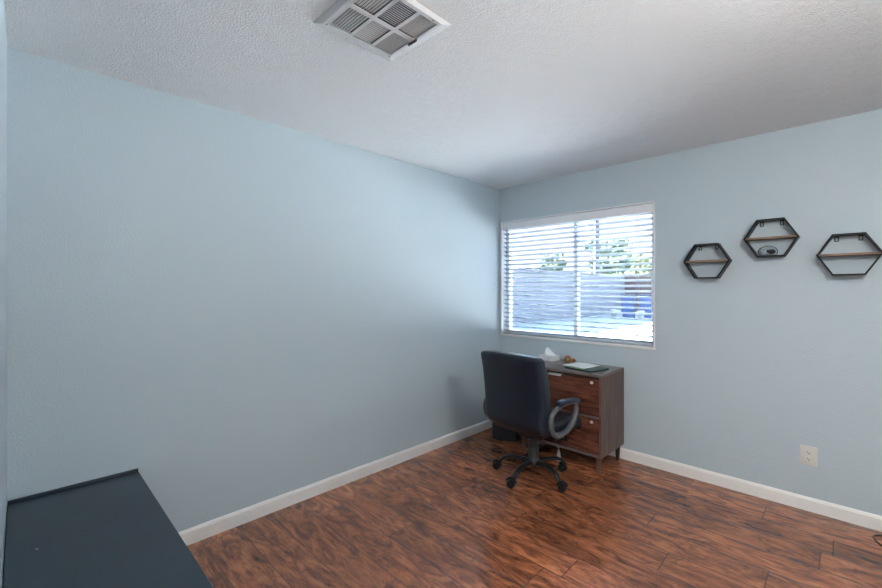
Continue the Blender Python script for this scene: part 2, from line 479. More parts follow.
b = BM(); cyl(b, (0.098, BACK - 0.004, 1.39), (0.098, BACK - 0.004, ztop - 0.05), 0.0035, seg=8)
cyl(b, (0.098, BACK - 0.004, 1.36), (0.098, BACK - 0.004, 1.39), 0.006, 0.0035, seg=8)
obj('tilt_wand', loc_(b), plain('clear_grey_wand', (0.22, 0.25, 0.28), 0.3), bl)

# ------------------------------------------------------------------ ceiling vent
vx0, vx1, vy0, vy1, vz = 1.090, 1.464, 0.800, 1.186, H
vt = thing('ceiling_vent', 'square white ceiling air register with six louvred panels', 'vent', ((vx0 + vx1) / 2, (vy0 + vy1) / 2, H))
def vloc(bm):
    for v in bm.verts: v.co -= Vector(((vx0 + vx1) / 2, (vy0 + vy1) / 2, H))
    return bm
cx = [(1.150, 1.290), (1.311, 1.444)]; cy = [(0.836, 0.926), (0.940, 1.027), (1.042, 1.130)]
zf = 2.420
b = BM()
xs = [1.136, 1.150, 1.290, 1.311, 1.444, 1.461]; ys = [0.814, 0.836, 0.926, 0.940, 1.027, 1.042, 1.130, 1.141]
for i in range(5):
    for j in range(7):
        if i in (1, 3) and j in (1, 3, 5): continue
        box(b, xs[i], xs[i + 1], ys[j], ys[j + 1], zf, zf + 0.003)
# sloping border from the raised face to the ceiling
o4 = [(vx0, vy0), (vx1, vy0), (vx1, vy1), (vx0, vy1)]; i4 = [(1.136, .814), (1.461, .814), (1.461, 1.141), (1.136, 1.141)]
lo = [b.verts.new((x, y, H - 0.004)) for x, y in o4]; hi = [b.verts.new((x, y, zf)) for x, y in i4]; up4 = [b.verts.new((x, y, H)) for x, y in o4]
for i in range(4):
    j = (i + 1) % 4
    b.faces.new((lo[i], lo[j], hi[j], hi[i])); b.faces.new((up4[i], up4[j], lo[j], lo[i]))
bmesh.ops.remove_doubles(b, verts=b.verts[:], dist=0.0001)
obj('frame', vloc(b), VENTW, vt)
b = BM(); box(b, 1.14, 1.458, .818, 1.138, H - 0.0015, H - 0.0005)
obj('duct_opening', vloc(b), VENTD, vt)
for i, (a0, a1) in enumerate(cx):
    for j, (c0, c1) in enumerate(cy):
        b = BM()
        along_x = (j != 1)
        n = 8 if along_x else 13
        for k in range(n):
            s = (k + 0.5) / n
            ang = R(24) if (i, j) in ((0, 0), (1, 0)) else R(-20)
            if not along_x: ang = R(24) if i == 0 else R(-25)
            hwid = (0.0072 if j == 0 else 0.0036) if along_x else (0.0026 if i == 0 else 0.0046)
            if along_x:
                c = c0 + (c1 - c0) * s; dy, dz = hwid * math.cos(ang), hwid * math.sin(ang)
                q = [(a0, c - dy, zf + .008 - dz), (a1, c - dy, zf + .008 - dz), (a1, c + dy, zf + .008 + dz), (a0, c + dy, zf + .008 + dz)]
            else:
                c = a0 + (a1 - a0) * s; dx, dz = hwid * math.cos(ang), hwid * math.sin(ang)
                q = [(c - dx, c0, zf + .008 - dz), (c - dx, c1, zf + .008 - dz), (c + dx, c1, zf + .008 + dz), (c + dx, c0, zf + .008 + dz)]
            lo = [b.verts.new(p) for p in q]; hi = [b.verts.new((p[0], p[1], p[2] + 0.0009)) for p in q]
            b.faces.new(lo); b.faces.new(hi[::-1])
            for e in range(4): b.faces.new((lo[e], lo[(e + 1) % 4], hi[(e + 1) % 4], hi[e]))
        obj('louvre', vloc(b), VENTW, vt)
for (x, y) in ((1.143, 0.828), (1.143, 1.1355), (1.453, 1.10), (1.453, 0.85)):
    b = BM(); z = 2.4205
    lathe(b, [(0, -0.003), (0.003, -0.002), (0.0042, 0.004), (0, 0.004)], (x, y, z), 12)
    obj('screw', vloc(b), SCREW, vt, smooth=True)
b = BM(); box(b, 1.272, 1.322, 1.1315, 1.1355, zf - 0.010, zf + 0.001)
obj('damper_lever', vloc(b), SCREW, vt, label='dark damper lever')

# ------------------------------------------------------------------ hexagon shelves
def hexshelf(cx_, cz_, label):
    Wd, th, yb, yf = 0.284, 0.0085, BACK - 0.002, BACK - 0.092
    t = thing('hexagon_shelf', label, 'shelf', (cx_, BACK, cz_), 0, 'black hexagon shelves on the window wall')
    rad = Wd / 2; ri = rad - th / math.cos(R(30))
    P = [(rad * math.cos(R(60 * k)), rad * math.sin(R(60 * k))) for k in range(6)]
    Q = [(ri * math.cos(R(60 * k)), ri * math.sin(R(60 * k))) for k in range(6)]
    b = BM()
    f, g = -0.092, -0.002
    rr = []
    for (yy, L) in ((f, P), (f, Q), (g, Q), (g, P)):
        rr.append([b.verts.new((x, yy, z)) for x, z in L])
    for a in range(4):
        u, v = rr[a], rr[(a + 1) % 4]
        for k in range(6): b.faces.new((u[k], u[(k + 1) % 6], v[(k + 1) % 6], v[k]))
    obj('frame', b, BLACKM, t)
    b = BM(); box(b, -0.128, 0.128, -0.0915, -0.004, -0.0065, 0.0065, 0.001)
    obj('shelf_board', b, SHELFW, t, label='brown wooden board')
    b = BM()
    for sx in (-1, 1):
        b = BM()
        box(b, sx * 0.1285 - 0.006, sx * 0.1285 + 0.006, -0.088, -0.006, -0.0095, -0.0066)
        obj('board_clip', b, BLACKM, t)
    for x in (-0.052, 0.052):
        b = BM(); zt = rad * math.sin(R(60)) - th
        w, h_, e = 0.010, 0.026, 0.0045      # hanging plate with an open slot
        box(b, x - w, x - w + e, -0.006, -0.002, zt - h_, zt); box(b, x + w - e, x + w, -0.006, -0.002, zt - h_, zt)
        box(b, x - w, x + w, -0.006, -0.002, zt - h_ - e, zt - h_); box(b, x - w, x + w, -0.006, -0.002, zt - e, zt)
        obj('hanging_tab', b, BLACKM, t)
    return t
hexshelf(1.863, 1.598, 'black hexagon wall shelf, empty, lowest and nearest the window')
hexshelf(2.221, 1.732, 'black hexagon wall shelf with a clear domed trinket inside, highest of three')
hexshelf(2.583, 1.603, 'black hexagon wall shelf, empty, farthest from the window at the photo edge')
# trinket under a clear dome inside the middle shelf
zt0 = 1.732 - 0.142 * math.sin(R(60)) + 0.0089
tk = thing('glass_dome_ornament', 'clear dome with dark and grey trinket inside the highest hexagon shelf', 'ornament', (2.205, BACK - 0.050, zt0))
b = BM(); lathe(b, [(0, 0.0), (0.046, 0.0), (0.050, 0.004), (0.046, 0.007), (0, 0.007)], seg=32)
obj('base', b, plain('ornament_base', (0.22, 0.24, 0.26), 0.4), tk, smooth='angle')
b = BM(); lathe(b, [(0.044, 0.007), (0.0475, 0.018), (0.046, 0.034), (0.038, 0.050), (0.024, 0.060), (0.010, 0.0645), (0, 0.065)], seg=32)
for v in b.verts: v.co.x *= 1.12
obj('dome', b, CLEARP, tk, smooth=True, label='clear dome')
b = BM()
bmesh.ops.create_icosphere(b, subdivisions=3, radius=0.017, matrix=Matrix.Translation((0.020, 0, 0.025)) @ Matrix.Diagonal((1.25, 0.9, 0.9, 1)))
tube(b, spline([(0.010, 0, 0.030), (0, 0, 0.036), (-0.004, 0, 0.022)]), 0.004, 8)
obj('figurine', b, plain('dark_figurine', (0.02, 0.022, 0.025), 0.3), tk, smooth=True, label='dark figurine')
b = BM()
bmesh.ops.create_icosphere(b, subdivisions=3, radius=0.016, matrix=Matrix.Translation((-0.022, 0.004, 0.026)) @ Matrix.Diagonal((1.0, 0.9, 1.15, 1)))
for v in b.verts: v.co += Vector((0.002 * math.sin(v.co.z * 500), 0, 0.002 * math.sin(v.co.x * 400)))
obj('stone', b, plain('grey_stone', (0.42, 0.46, 0.49), 0.4, noise=0.4, nscale=60), tk, smooth=True, label='pale grey stone')

# ------------------------------------------------------------------ outlet
ot = thing('wall_outlet', 'white duplex wall outlet plate above the baseboard', 'outlet', (2.404, BACK, 0.347))
b = BM(); box(b, -0.041, 0.041, -0.006, 0, -0.061, 0.061, 0.0025)
obj('cover_plate', b, PLATE, ot, smooth='angle')
for s in (-1, 1):
    b = BM(); lathe(b, [(0, 0), (0.0165, 0), (0.0165, 0.002), (0, 0.002)], seg=28)
    for v in b.verts:
        v.co = Vector((v.co.x, -0.006 - v.co.z, max(-0.0135, min(0.0135, v.co.y)) + s * 0.0200))
    rc = obj('receptacle', b, PLATE, ot)
    b = BM()
    zc = s * 0.020
    box(b, -0.0075, -0.0050, -0.0086, -0.0078, zc - 0.001, zc + 0.008)
    box(b, 0.0050, 0.0072, -0.0086, -0.0078, zc - 0.000, zc + 0.0075)
    cyl(b, (0, -0.0086, zc - 0.0070), (0, -0.0078, zc - 0.0070), 0.0030, seg=12)
    obj('slot', b, SLOT, rc)
b = BM(); cyl(b, (0, -0.0075, 0), (0, -0.005, 0), 0.003, seg=12); obj('screw', b, STEEL, ot)

# ------------------------------------------------------------------ black low console in the near left corner
TX0, TX1, TY0, TY1, TZ = 0.004, 1.66, NEAR + 0.003, 0.418, 0.475
tv = thing('media_console', 'low black console with a flat top, standing in the near left corner', 'console', (TX0, TY0, 0))
def tl(bm):
    for v in bm.verts: v.co -= Vector((TX0, TY0, 0))
    return bm
obj('top', tl(box(BM(), TX0 + 0.014, TX1, TY0, TY1, TZ - 0.022, TZ, 0.0015)), TABBLK, tv)
obj('edge_lip', tl(box(BM(), TX0 + .0005, TX0 + 0.0085, TY0, TY1, TZ - 0.03, TZ + 0.013, 0.001)), TABBLK, tv)
b = BM()
box(b, 0.03, 0.048, TY0 + .004, TY1 - 0.03, 0.03, TZ - 0.022); box(b, TX1 - 0.03, TX1 - 0.012, TY0 + .004, TY1 - 0.03, 0.03, TZ - 0.022)
box(b, 0.048, TX1 - 0.03, TY0 + .004, TY0 + 0.012, 0.03, TZ - 0.022); box(b, 0.048, TX1 - 0.03, TY0 + .012, TY1 - 0.03, 0.03, 0.048)
for x in (0.56, 1.10): box(b, x, x + 0.016, TY0 + .012, TY1 - 0.03, 0.048, TZ - 0.022)
obj('carcass', tl(b), TABBLK, tv)
b = BM(); box(b, 0.05, TX1 - 0.05, TY0 + .03, TY1 - 0.06, 0, 0.03); obj('plinth', tl(b), TABBLK, tv)
xs = [0.034, 0.566, 1.108, TX1 - 0.016]
for i in range(3):
    d = obj('door', tl(box(BM(), xs[i], xs[i + 1] - 0.004, TY1 - 0.03, TY1 - 0.012, 0.034, TZ - 0.026, 0.001)), TABBLK, tv)
    xh = xs[i] + 0.055
    b = BM(); cyl(b, (xh + 0.03, TY1 - 0.012, 0.425), (xh + 0.03, TY1 + 0.012, 0.425), 0.006, 0.011, seg=16)
    obj('knob', tl(b), BLACKM, d, smooth='angle')
b = BM(); bmesh.ops.create_icosphere(b, subdivisions=2, radius=0.0032, matrix=Matrix.Translation((0.526, 0.040, TZ)) @ Matrix.Diagonal((1, 1.2, 0.25, 1)))
obj('surface_chip', tl(b), CHIP, tv, label='tiny pale chip in the black top')

# ------------------------------------------------------------------ walnut file cabinet
CX0, CX1, CY0, CY1, CZ0, CZ1 = 0.540, 1.270, 3.032, 3.474, 0.128, 0.755
cab = thing('file_cabinet', 'dark walnut two drawer file cabinet on tapered legs below the window', 'cabinet', ((CX0 + CX1) / 2, (CY0 + CY1) / 2, 0))
cc = Vector(((CX0 + CX1) / 2, (CY0 + CY1) / 2, 0))
def cl(bm):
    for v in bm.verts: v.co -= cc
    return bm
obj('top_panel', cl(box(BM(), CX0, CX1, CY0, CY1, CZ1 - 0.019, CZ1, 0.0015)), WALNUT_T, cab)
obj('side_panel', cl(box(BM(), CX0, CX0 + 0.018, CY0, CY1, CZ0, CZ1 - 0.019, 0.001)), WALNUT_S, cab)
obj('side_panel', cl(box(BM(), CX1 - 0.018, CX1, CY0, CY1, CZ0, CZ1 - 0.019, 0.001)), WALNUT_S, cab)
obj('bottom_panel', cl(box(BM(), CX0 + 0.018, CX1 - 0.018, CY0 + 0.001, CY1, CZ0, CZ0 + 0.018, 0.001)), WALNUT_T, cab)
obj('carcass', cl(box(BM(), CX0 + 0.018, CX1 - 0.018, CY0 + 0.022, CY1 - 0.004, CZ0 + 0.018, CZ1 - 0.019)), CABIN, cab)
obj('middle_rail', cl(box(BM(), CX0 + 0.018, CX1 - 0.018, CY0 + 0.002, CY0 + 0.022, 0.420, 0.434, 0.001)), WALNUT_T, cab)
for z0, z1 in ((0.150, 0.4165), (0.4375, 0.716)):
    d = obj('drawer', cl(box(BM(), CX0 + 0.021, CX1 - 0.021, CY0 + 0.003, CY0 + 0.0215, z0, z1, 0.001)), WALNUT_F, cab)
    b = BM(); xm = (CX0 + CX1) / 2 - 0.012
    box(b, xm - 0.058, xm + 0.058, CY0 - 0.016, CY0 + 0.012, z1 + 0.0004, z1 + 0.0024)
    box(b, xm - 0.058, xm + 0.058, CY0 - 0.016, CY0 - 0.0142, z1 - 0.011, z1 + 0.0024)
    obj('handle', cl(b), STEEL, d, label='nickel edge pull')
    b = BM(); xl = 1.196; cyl(b, (xl, CY0 - 0.004, z1 - 0.026), (xl, CY0 + 0.004, z1 - 0.026), 0.0115, seg=20)
    box(b, xl - 0.0008, xl + 0.0008, CY0 - 0.0045, CY0 - 0.0035, z1 - 0.031, z1 - 0.021)
    obj('lock', cl(b), STEEL, d, smooth='angle', label='round silver lock')
def taper_leg(x, y):
    b = BM(); lathe(b, [(0, CZ0), (0.0215, CZ0), (0.013, 0.006), (0.012, 0.0), (0, 0)], (x, y, 0), 20)
    return cl(b)
for x, y in ((CX0 + 0.035, CY0 + 0.03), (CX1 - 0.035, CY0 + 0.035)):
    obj('leg', taper_leg(x, y), WALNUT_S, cab, smooth='angle')
for x, y in ((CX0 + 0.035, CY1 - 0.045), (CX1 - 0.035, CY1 - 0.045)):
    obj('leg', taper_leg(x, y), CABIN, cab, smooth='angle', label='dark rear leg')
b = BM(); lathe(b, [(0, CZ0), (0.006, CZ0), (0.007, 0.085), (0.014, 0.055), (0.019, 0.02), (0.021, 0.0), (0, 0)], (0.895, CY0 + 0.05, 0), 18)
obj('support_foot', cl(b), FOOTG, cab, smooth='angle', label='grey metal middle foot')

# ------------------------------------------------------------------ things on the cabinet
tb = thing('tissue_box', 'white tissue box with tissue pulled up, on the walnut cabinet', 'tissue box', (0.640, 3.378, CZ1), R(-6))
b = BM(); box(b, -0.072, 0.072, -0.055, 0.055, 0, 0.046, 0.002); obj('box_body', b, TBOX, tb)
b = BM()
n = 26; rings = []
for i in range(9):
    s = i / 8
    ring = []
    for k in range(n):
        a = 2 * PI * k / n
        r = (0.047 * (1 - s) ** 0.75 + 0.003) * (1 + 0.16 * math.sin(3 * a + 2 * s) + 0.10 * math.sin(7 * a + 5 * s))
        ring.append(b.verts.new((r * 1.15 * math.cos(a) - 0.020 * s, r * 0.62 * math.sin(a), 0.044 + 0.062 * s + 0.006 * math.sin(2 * a) * s)))
    rings.append(ring)
for u, v in zip(rings, rings[1:]):
    for k in range(n): b.faces.new((u[k], u[(k + 1) % n], v[(k + 1) % n], v[k]))
b.faces.new(rings[-1]); b.faces.new(rings[0])
obj('tissue', b, TISSUE, tb, smooth=True, label='white tissue')

# small carved brown trinket: open ring with a knobbly body
tr = thing('wooden_trinket', 'small brown carved trinket beside the tissue box on the cabinet', 'ornament', (0.838, 3.372, CZ1), R(20))
b = BM()
pts = [Vector((-0.012 + 0.021 * math.cos(2 * PI * k / 28), 0.004 * math.sin(4 * PI * k / 28), 0.030 + 0.021 * math.sin(2 * PI * k / 28))) for k in range(28)]
tube(b, pts, [0.0115 + 0.0014 * math.sin(k * 1.9) for k in range(28)], 10, closed=True, up=(0, 1, 0.01), flat=1.7)
obj('ring', b, TWINE, tr, smooth=True)
b = BM(); bmesh.ops.create_icosphere(b, subdivisions=4, radius=0.021, matrix=Matrix.Translation((0.031, -0.004, 0.0195)) @ Matrix.Diagonal((1.15, 1.0, 0.9, 1)))
for v in b.verts:
    v.co += 0.0022 * Vector((math.sin(v.co.y * 420), math.sin(v.co.z * 380 + 1), math.sin(v.co.x * 400)))
    v.co.z = max(v.co.z, 0.0)
obj('body', b, TWINE, tr, smooth=True)

bd = thing('binder', 'thin dark green binder lying under white paper on the cabinet', 'binder', (1.075, 3.205, CZ1), R(-12))
obj('cover', box(BM(), -0.125, 0.125, -0.115, 0.115, 0, 0.0125, 0.002), GREENB, bd)
b = BM(); box(b, -0.112, 0.04, -0.1155, 0.05, 0.0127, 0.0142)
obj('inner_sheet', b, YELLOWG, bd, label='pale green sheet edge')
b = BM()
gx, gy = 14, 10
vv = [[b.verts.new((-0.115 + 0.20 * i / gx, -0.105 + 0.215 * j / gy, 0.0035 * math.sin(PI * i / gx) ** 2 + 0.0008 * math.sin(j))) for j in range(gy + 1)] for i in range(gx + 1)]
for i in range(gx):
    for j in range(gy): b.faces.new((vv[i][j], vv[i + 1][j], vv[i + 1][j + 1], vv[i][j + 1]))
r_ = bmesh.ops.extrude_face_region(b, geom=b.faces[:])
for v in [g for g in r_['geom'] if isinstance(g, bmesh.types.BMVert)]: v.co.z += 0.003
pp = obj('paper_sheets', b, PAPER, None, smooth='angle')
pp.location = (1.028, 3.232, CZ1 + 0.0155); pp.rotation_euler = (0, 0, R(-8))
tag(pp, 'loose white paper sheets lying on the green binder', 'paper')

# ------------------------------------------------------------------ black box on the floor by the corner
fb = thing('floor_bin', 'small black bin on the floor in the corner behind the chair', 'bin', (0.21, 3.09, 0), R(20))
b = BM()
poly = [(0.0, 0.0), (0.26, 0.0), (0.26, 0.19), (0.0, 0.19)]
box(b, 0.0, 0.23, 0, 0.20, 0, 0.26, 0.006)
bmesh.ops.delete(b, geom=[f for f in b.faces if f.calc_center_median().z > 0.2599], context='FACES')
w_ = bmesh.ops.solidify(b, geom=b.faces[:], thickness=0.004)
obj('bin_body', b, plain('black_bin_plastic', (0.012, 0.016, 0.024), 0.5, noise=0.1), fb)
b = BM(); tube(b, [Vector(p) for p in ((0.004, 0.004, 0.26), (0.226, 0.004, 0.26), (0.226, 0.196, 0.26), (0.004, 0.196, 0.26))], 0.004, 8, closed=True)
obj('rim', b, BLACKP, fb)

# ------------------------------------------------------------------ cable on the floor, right edge
cb_ = tube(BM(), spline([(3.05, 3.30, 0.005), (2.90, 3.395, 0.005), (2.78, 3.415, 0.005), (2.705, 3.405, 0.005), (2.683, 3.375, 0.0048), (2.690, 3.325, 0.005), (2.712, 3.282, 0.0045), (2.78, 3.25, 0.005), (2.9, 3.18, 0.005), (3.1, 3.12, 0.005)], 8), 0.0042, 8)
tag(obj('power_cable', cb_, CABLE, smooth=True), 'black cable loop lying on the floor at the right edge', 'cable')

# ------------------------------------------------------------------ office chair
CH = (0.902, 2.690); YAW = R(-3)
ch = thing('office_chair', 'black leather swivel office chair with curved grey arms at the cabinet', 'chair', (CH[0], CH[1], 0), YAW)
# seat
def seatw(p):
    q = p.copy()
    q.z += -0.012 * (1 - (p.x / 0.26) ** 2) * (1 - (p.y / 0.26) ** 2)      # dished
    if p.y > 0.12: q.z -= 0.5 * (p.y - 0.12) ** 2 / 0.14
    f = 1 - 0.12 * max(0, (-p.y) / 0.25); q.x *= f
    return q + Vector((0, 0.025, 0.432))
st = obj('seat', rbox(0.52, 0.50, 0.115, 0.045, 16, seatw), LEATH, ch, smooth=True)
b = BM(); pts = []
for k in range(60):
    a = 2 * PI * k / 60; e = 0.35
    x = 0.262 * math.copysign(abs(math.cos(a)) ** e, math.cos(a)); y = 0.250 * math.copysign(abs(math.sin(a)) ** e, math.sin(a))
    p = seatw(Vector((x, y, 0.018))); pts.append(p)
tube(b, pts, 0.0045, 6, closed=True); obj('piping', b, PIPE, st, smooth=True)
b = BM(); box(b, -0.20, 0.20, -0.19, 0.21, 0.366, 0.382, 0.006)
obj('seat_pan', b, BLACKP, ch)
# backrest: reclined, with a soft lumbar bow
def backw(p):
    s = (p.z + 0.275) / 0.55       # 0 bottom, 1 top
    q = p.copy()
    wid = 1.0 + 0.05 * math.sin(PI * min(1, s * 1.1)) - 0.03 * (1 - s)
    q.x *= wid
    rec = -0.025 - 0.060 * s + 0.030 * math.sin(PI * s)       # recline + lumbar
    q.y += rec - 0.030 * (p.x / 0.27) ** 2 * -1              # wings come forward
    if s < 0.12: q.y += 0.35 * (0.12 - s)
    q.z -= 0.022 * (p.x / 0.25) ** 2 * max(0, s - 0.3)
    if p.y < 0: q.y -= 0.012 * (1 - (p.x / 0.26) ** 2)
    return q + Vector((0.014, -0.235, 0.684))
bk = obj('backrest', rbox(0.512, 0.098, 0.55, 0.030, 18, backw), LEATH, ch, smooth=True)
for yy in (-0.030, 0.030):
    b = BM(); pts = []
    for k in range(80):
        a = 2 * PI * k / 80; e = 0.25
        x = 0.2440 * math.copysign(abs(math.cos(a)) ** e, math.cos(a)); z = 0.2635 * math.copysign(abs(math.sin(a)) ** e, math.sin(a))
        pts.append(backw(Vector((x, yy, z))))
    tube(b, pts, 0.004, 6, closed=True); obj('piping', b, PIPE, bk, smooth=True)
# stitched front cushions
for zc, hh in ((0.80, 0.20), (0.59, 0.18)):
    def cw(p, zc=zc):
        r = backw(Vector((p.x, 0.049, p.z + zc - 0.683))); return Vector((r.x, r.y + p.y, r.z))
    obj('cushion', rbox(0.40, 0.05, hh, 0.022, 10, cw), LEATH, bk, smooth=True)
# arms
for s in (-1, 1):
    X = s * 0.285
    loop = [(X, -0.070, 0.603), (X, -0.145, 0.590), (X, -0.200, 0.555), (X, -0.215, 0.505), (X, -0.195, 0.445), (X - s * .006, -0.150, 0.412), (X - s * .012, -0.08, 0.400),
            (X - s * .006, 0.000, 0.412), (X, 0.070, 0.462), (X, 0.108, 0.520), (X, 0.108, 0.570), (X, 0.090, 0.592)]
    pts = spline(loop, 6); n = len(pts)
    rad = [0.0145 + 0.004 * math.sin(PI * i / (n - 1)) for i in range(n)]
    b = BM(); tube(b, pts, rad, 12, up=(1, 0, 0), flat=1.15)
    ar = obj('armrest', b, GREYP, ch, smooth=True, label='curved grey arm loop')
    def aw(p, X=X):
        return Vector((p.x * (1 - 0.15 * (p.y / 0.15) ** 2) + X, p.y + 0.005, p.z + 0.614 - 0.08 * p.y - 0.30 * abs(min(0, p.y + 0.02)) ** 1.6 * 1.2 - 0.6 * max(0, p.y - 0.06) ** 2 * 2))
    obj('arm_pad', rbox(0.062, 0.275, 0.042, 0.020, 12, aw), LEATH, ar, smooth=True, label='padded black leather arm top')
    b = BM(); box(b, min(X - s * 0.012, s * 0.17), max(X - s * 0.012, s * 0.17), -0.14, -0.02, 0.366, 0.384, 0.005)
    obj('arm_bracket', b, BLACKP, ar)
# mechanism and lift
b = BM(); box(b, -0.085, 0.085, -0.12, 0.10, 0.325, 0.366, 0.010)
obj('tilt_mechanism', b, BLACKP, ch)
b = BM(); tube(b, spline([(0.06, 0.0, 0.345), (0.16, 0.02, 0.340), (0.235, 0.02, 0.335)], 5), 0.005, 8); box(b, 0.225, 0.275, 0.005, 0.035, 0.330, 0.340, 0.003)
obj('height_lever', b, BLACKP, ch)
b = BM(); lathe(b, [(0, 0.335), (0.024, 0.335), (0.024, 0.300), (0.034, 0.298), (0.035, 0.225), (0.0385, 0.222), (0.040, 0.150), (0.0435, 0.147), (0.045, 0.110), (0.041, 0.100), (0, 0.100)], seg=28)
obj('gas_lift_shroud', b, LIFT, ch, smooth='angle', label='dark grey telescoping lift cover')
b = BM(); lathe(b, [(0, 0.136), (0.050, 0.136), (0.056, 0.126), (0.056, 0.100), (0.046, 0.090), (0, 0.088)], seg=30)
obj('base_hub', b, BLACKP, ch, smooth='angle')
ang0 = -88 + 3
# star leg prototype pointing along +x
b = BM(); pts = spline([(0.035, 0, 0.112), (0.09, 0, 0.118), (0.15, 0, 0.121), (0.20, 0, 0.115), (0.238, 0, 0.095), (0.256, 0, 0.066)], 6); n = len(pts)
tube(b, pts, [0.026 - 0.009 * i / (n - 1) for i in range(n)], 12, up=(0, 0, 1), flat=0.62)

lg = obj('star_leg', b, BLACKP, ch, smooth=True)
b = BM()
cyl(b, (0, 0, 0.045), (0, 0, 0.070), 0.008, seg=12)
for s in (-1, 1):
    # wheel pair with rounded tread
    prof = [(0.0, 0.004), (0.021, 0.004), (0.0285, 0.006), (0.0292, 0.018), (0.0265, 0.024), (0.012, 0.0255), (0.0, 0.0255)]
    bb = BM(); lathe(bb, prof, seg=24)
    for v in bb.verts: v.co = Vector((0.026 + v.co.x, s * v.co.z, 0.0293 + v.co.y))
    tmp = bpy.data.meshes.new('tmp'); bb.to_mesh(tmp); bb.free(); b.from_mesh(tmp); bpy.data.meshes.remove(tmp)
# hood over the wheels
hood = []
for k in range(9):
    a = R(20 + 150 * k / 8)
    hood.append(Vector((0.026 + 0.029 * math.cos(a), 0, 0.0295 + 0.031 * math.sin(a))))
tube(b, hood, 0.014, 8, up=(0, 1, 0), flat=0.22)
cs = obj('caster', b, BLACKP, lg, smooth='angle'); cs.location = (0.256, 0, 0)
for k in range(5):
    o = lg if k == 0 else dup(lg, ch)
    a = ang0 + 72 * k; o.rotation_euler = (0, 0, R(a))
    o.children[0].rotation_euler = (0, 0, R((-160, 15, 165, 150, 190)[k] + 3 - a))

# ------------------------------------------------------------------ unseen globe lamps added as fill light: room right of the view, and hall
def fill_lamp(x, y, label):
    t = thing('fill_lamp', label, 'fill lamp', (x, y, H), 0)
    b = BM(); lathe(b, [(0, 0), (0.07, 0), (0.068, -0.018), (0.02, -0.026), (0.012, -0.03), (0.012, -0.13), (0.05, -0.14), (0.055, -0.165), (0, -0.165)], seg=30); obj('canopy', b, TRIM, t, smooth='angle')
    b = BM(); lathe(b, [(0.05, -0.166)] + [(0.145 * math.cos(R(a)), -0.29 + 0.145 * math.sin(R(a))) for a in range(58, -90, -12)] + [(0, -0.435)], seg=32)
    obj('globe_shade', b, FILL_OPAL, t, smooth=True)
fill_lamp(3.05, 1.10, 'unseen white globe lamp added for fill light, right of the doorway')
fill_lamp(2.57, -0.72, 'unseen white globe lamp added for fill light in the hall')

# ------------------------------------------------------------------ outside
G = -0.05
struct('ground', box(BM(), -45, 30, BACK + WT, 60, G - 0.1, G), GROUND_SHADE)  # darkened base, painted as the yard wall's shadow area
struct('sunlit_paving', box(BM(), -3.45, 12, BACK + WT + 1.9, 26.6, G, G + 0.012), GROUND_SUN)  # painted sunlit area up to the shadow line; dark strip by house steers bounce
b = BM(); box(b, -7.7, -7.5, 7.0, 27.0, G, 2.25)
box(b, -7.73, -7.47, 7.0, 27.0, 2.25, 2.30)
struct('wall_yard', b, BLOCK)
# far fence: one thing, each board row in its mesh
ff = thing('yard_fence', 'red brown board fence at the far end of the yard', 'fence', (-1.0, 26.8, G))
b = BM(); x = -6.45
while x < 7.4:
    box(b, x, x + 0.147, -0.02, 0.02, 0.05, 2.25 + 0.03 * math.sin(x * 9)); x += 0.15
obj('boards', b, REDF, ff)
b = BM(); box(b, -6.45, 7.4, 0.02, 0.07, 0.4, 0.5); box(b, -6.4, 7.4, 0.02, 0.07, 1.8, 1.9); obj('rail', b, REDF, ff)
# blue wheeled bins
def bin_(x, y, label):
    t = thing('wheeled_bin', label, 'bin', (x, y, G), R(8), 'blue wheeled bins in the yard')
    b = BM()
    lo = [(-0.24, -0.27), (0.24, -0.27), (0.24, 0.27), (-0.24, 0.27)]
    a = [b.verts.new((p[0], p[1], 0.05)) for p in lo]; c = [b.verts.new((p[0] * 1.22, p[1] * 1.22, 1.10)) for p in lo]
    b.faces.new(a); b.faces.new(c)
    for i in range(4): b.faces.new((a[i], a[(i + 1) % 4], c[(i + 1) % 4], c[i]))
    obj('bin_body', b, BLUEB, t)
    obj('lid', rbox(0.64, 0.74, 0.10, 0.04, 6, lambda p: p + Vector((0, 0, 1.15))), BLUEL, t, smooth=True)
    for s in (-1, 1):
        b = BM(); cyl(b, (s * 0.20, 0.26, 0.12), (s * 0.25, 0.26, 0.12), 0.12, seg=20); obj('wheel', b, BLACKP, t)
bin_(-5.35, 21.7, 'blue wheeled bin in the yard, beside the block wall')
bin_(-4.55, 21.9, 'blue wheeled bin in the yard, farther from the block wall')
for i, (x, y, lb) in enumerate(((-5.95, 21.3, 'white can in the yard, nearest the block wall'), (-5.55, 20.7, 'white can in the yard, left of the blue bins'), (-4.5, 20.9, 'white can in the yard, before the right bin'))):
    b = BM(); lathe(b, [(0, 0), (0.13, 0), (0.16, 0.34), (0.17, 0.36), (0.15, 0.42), (0, 0.42)], (0, 0, 0), 18)
    o = obj('paint_can', b, WHITEC, smooth='angle'); o.location = (x, y, G); tag(o, lb, 'can', 'white cans in the yard')
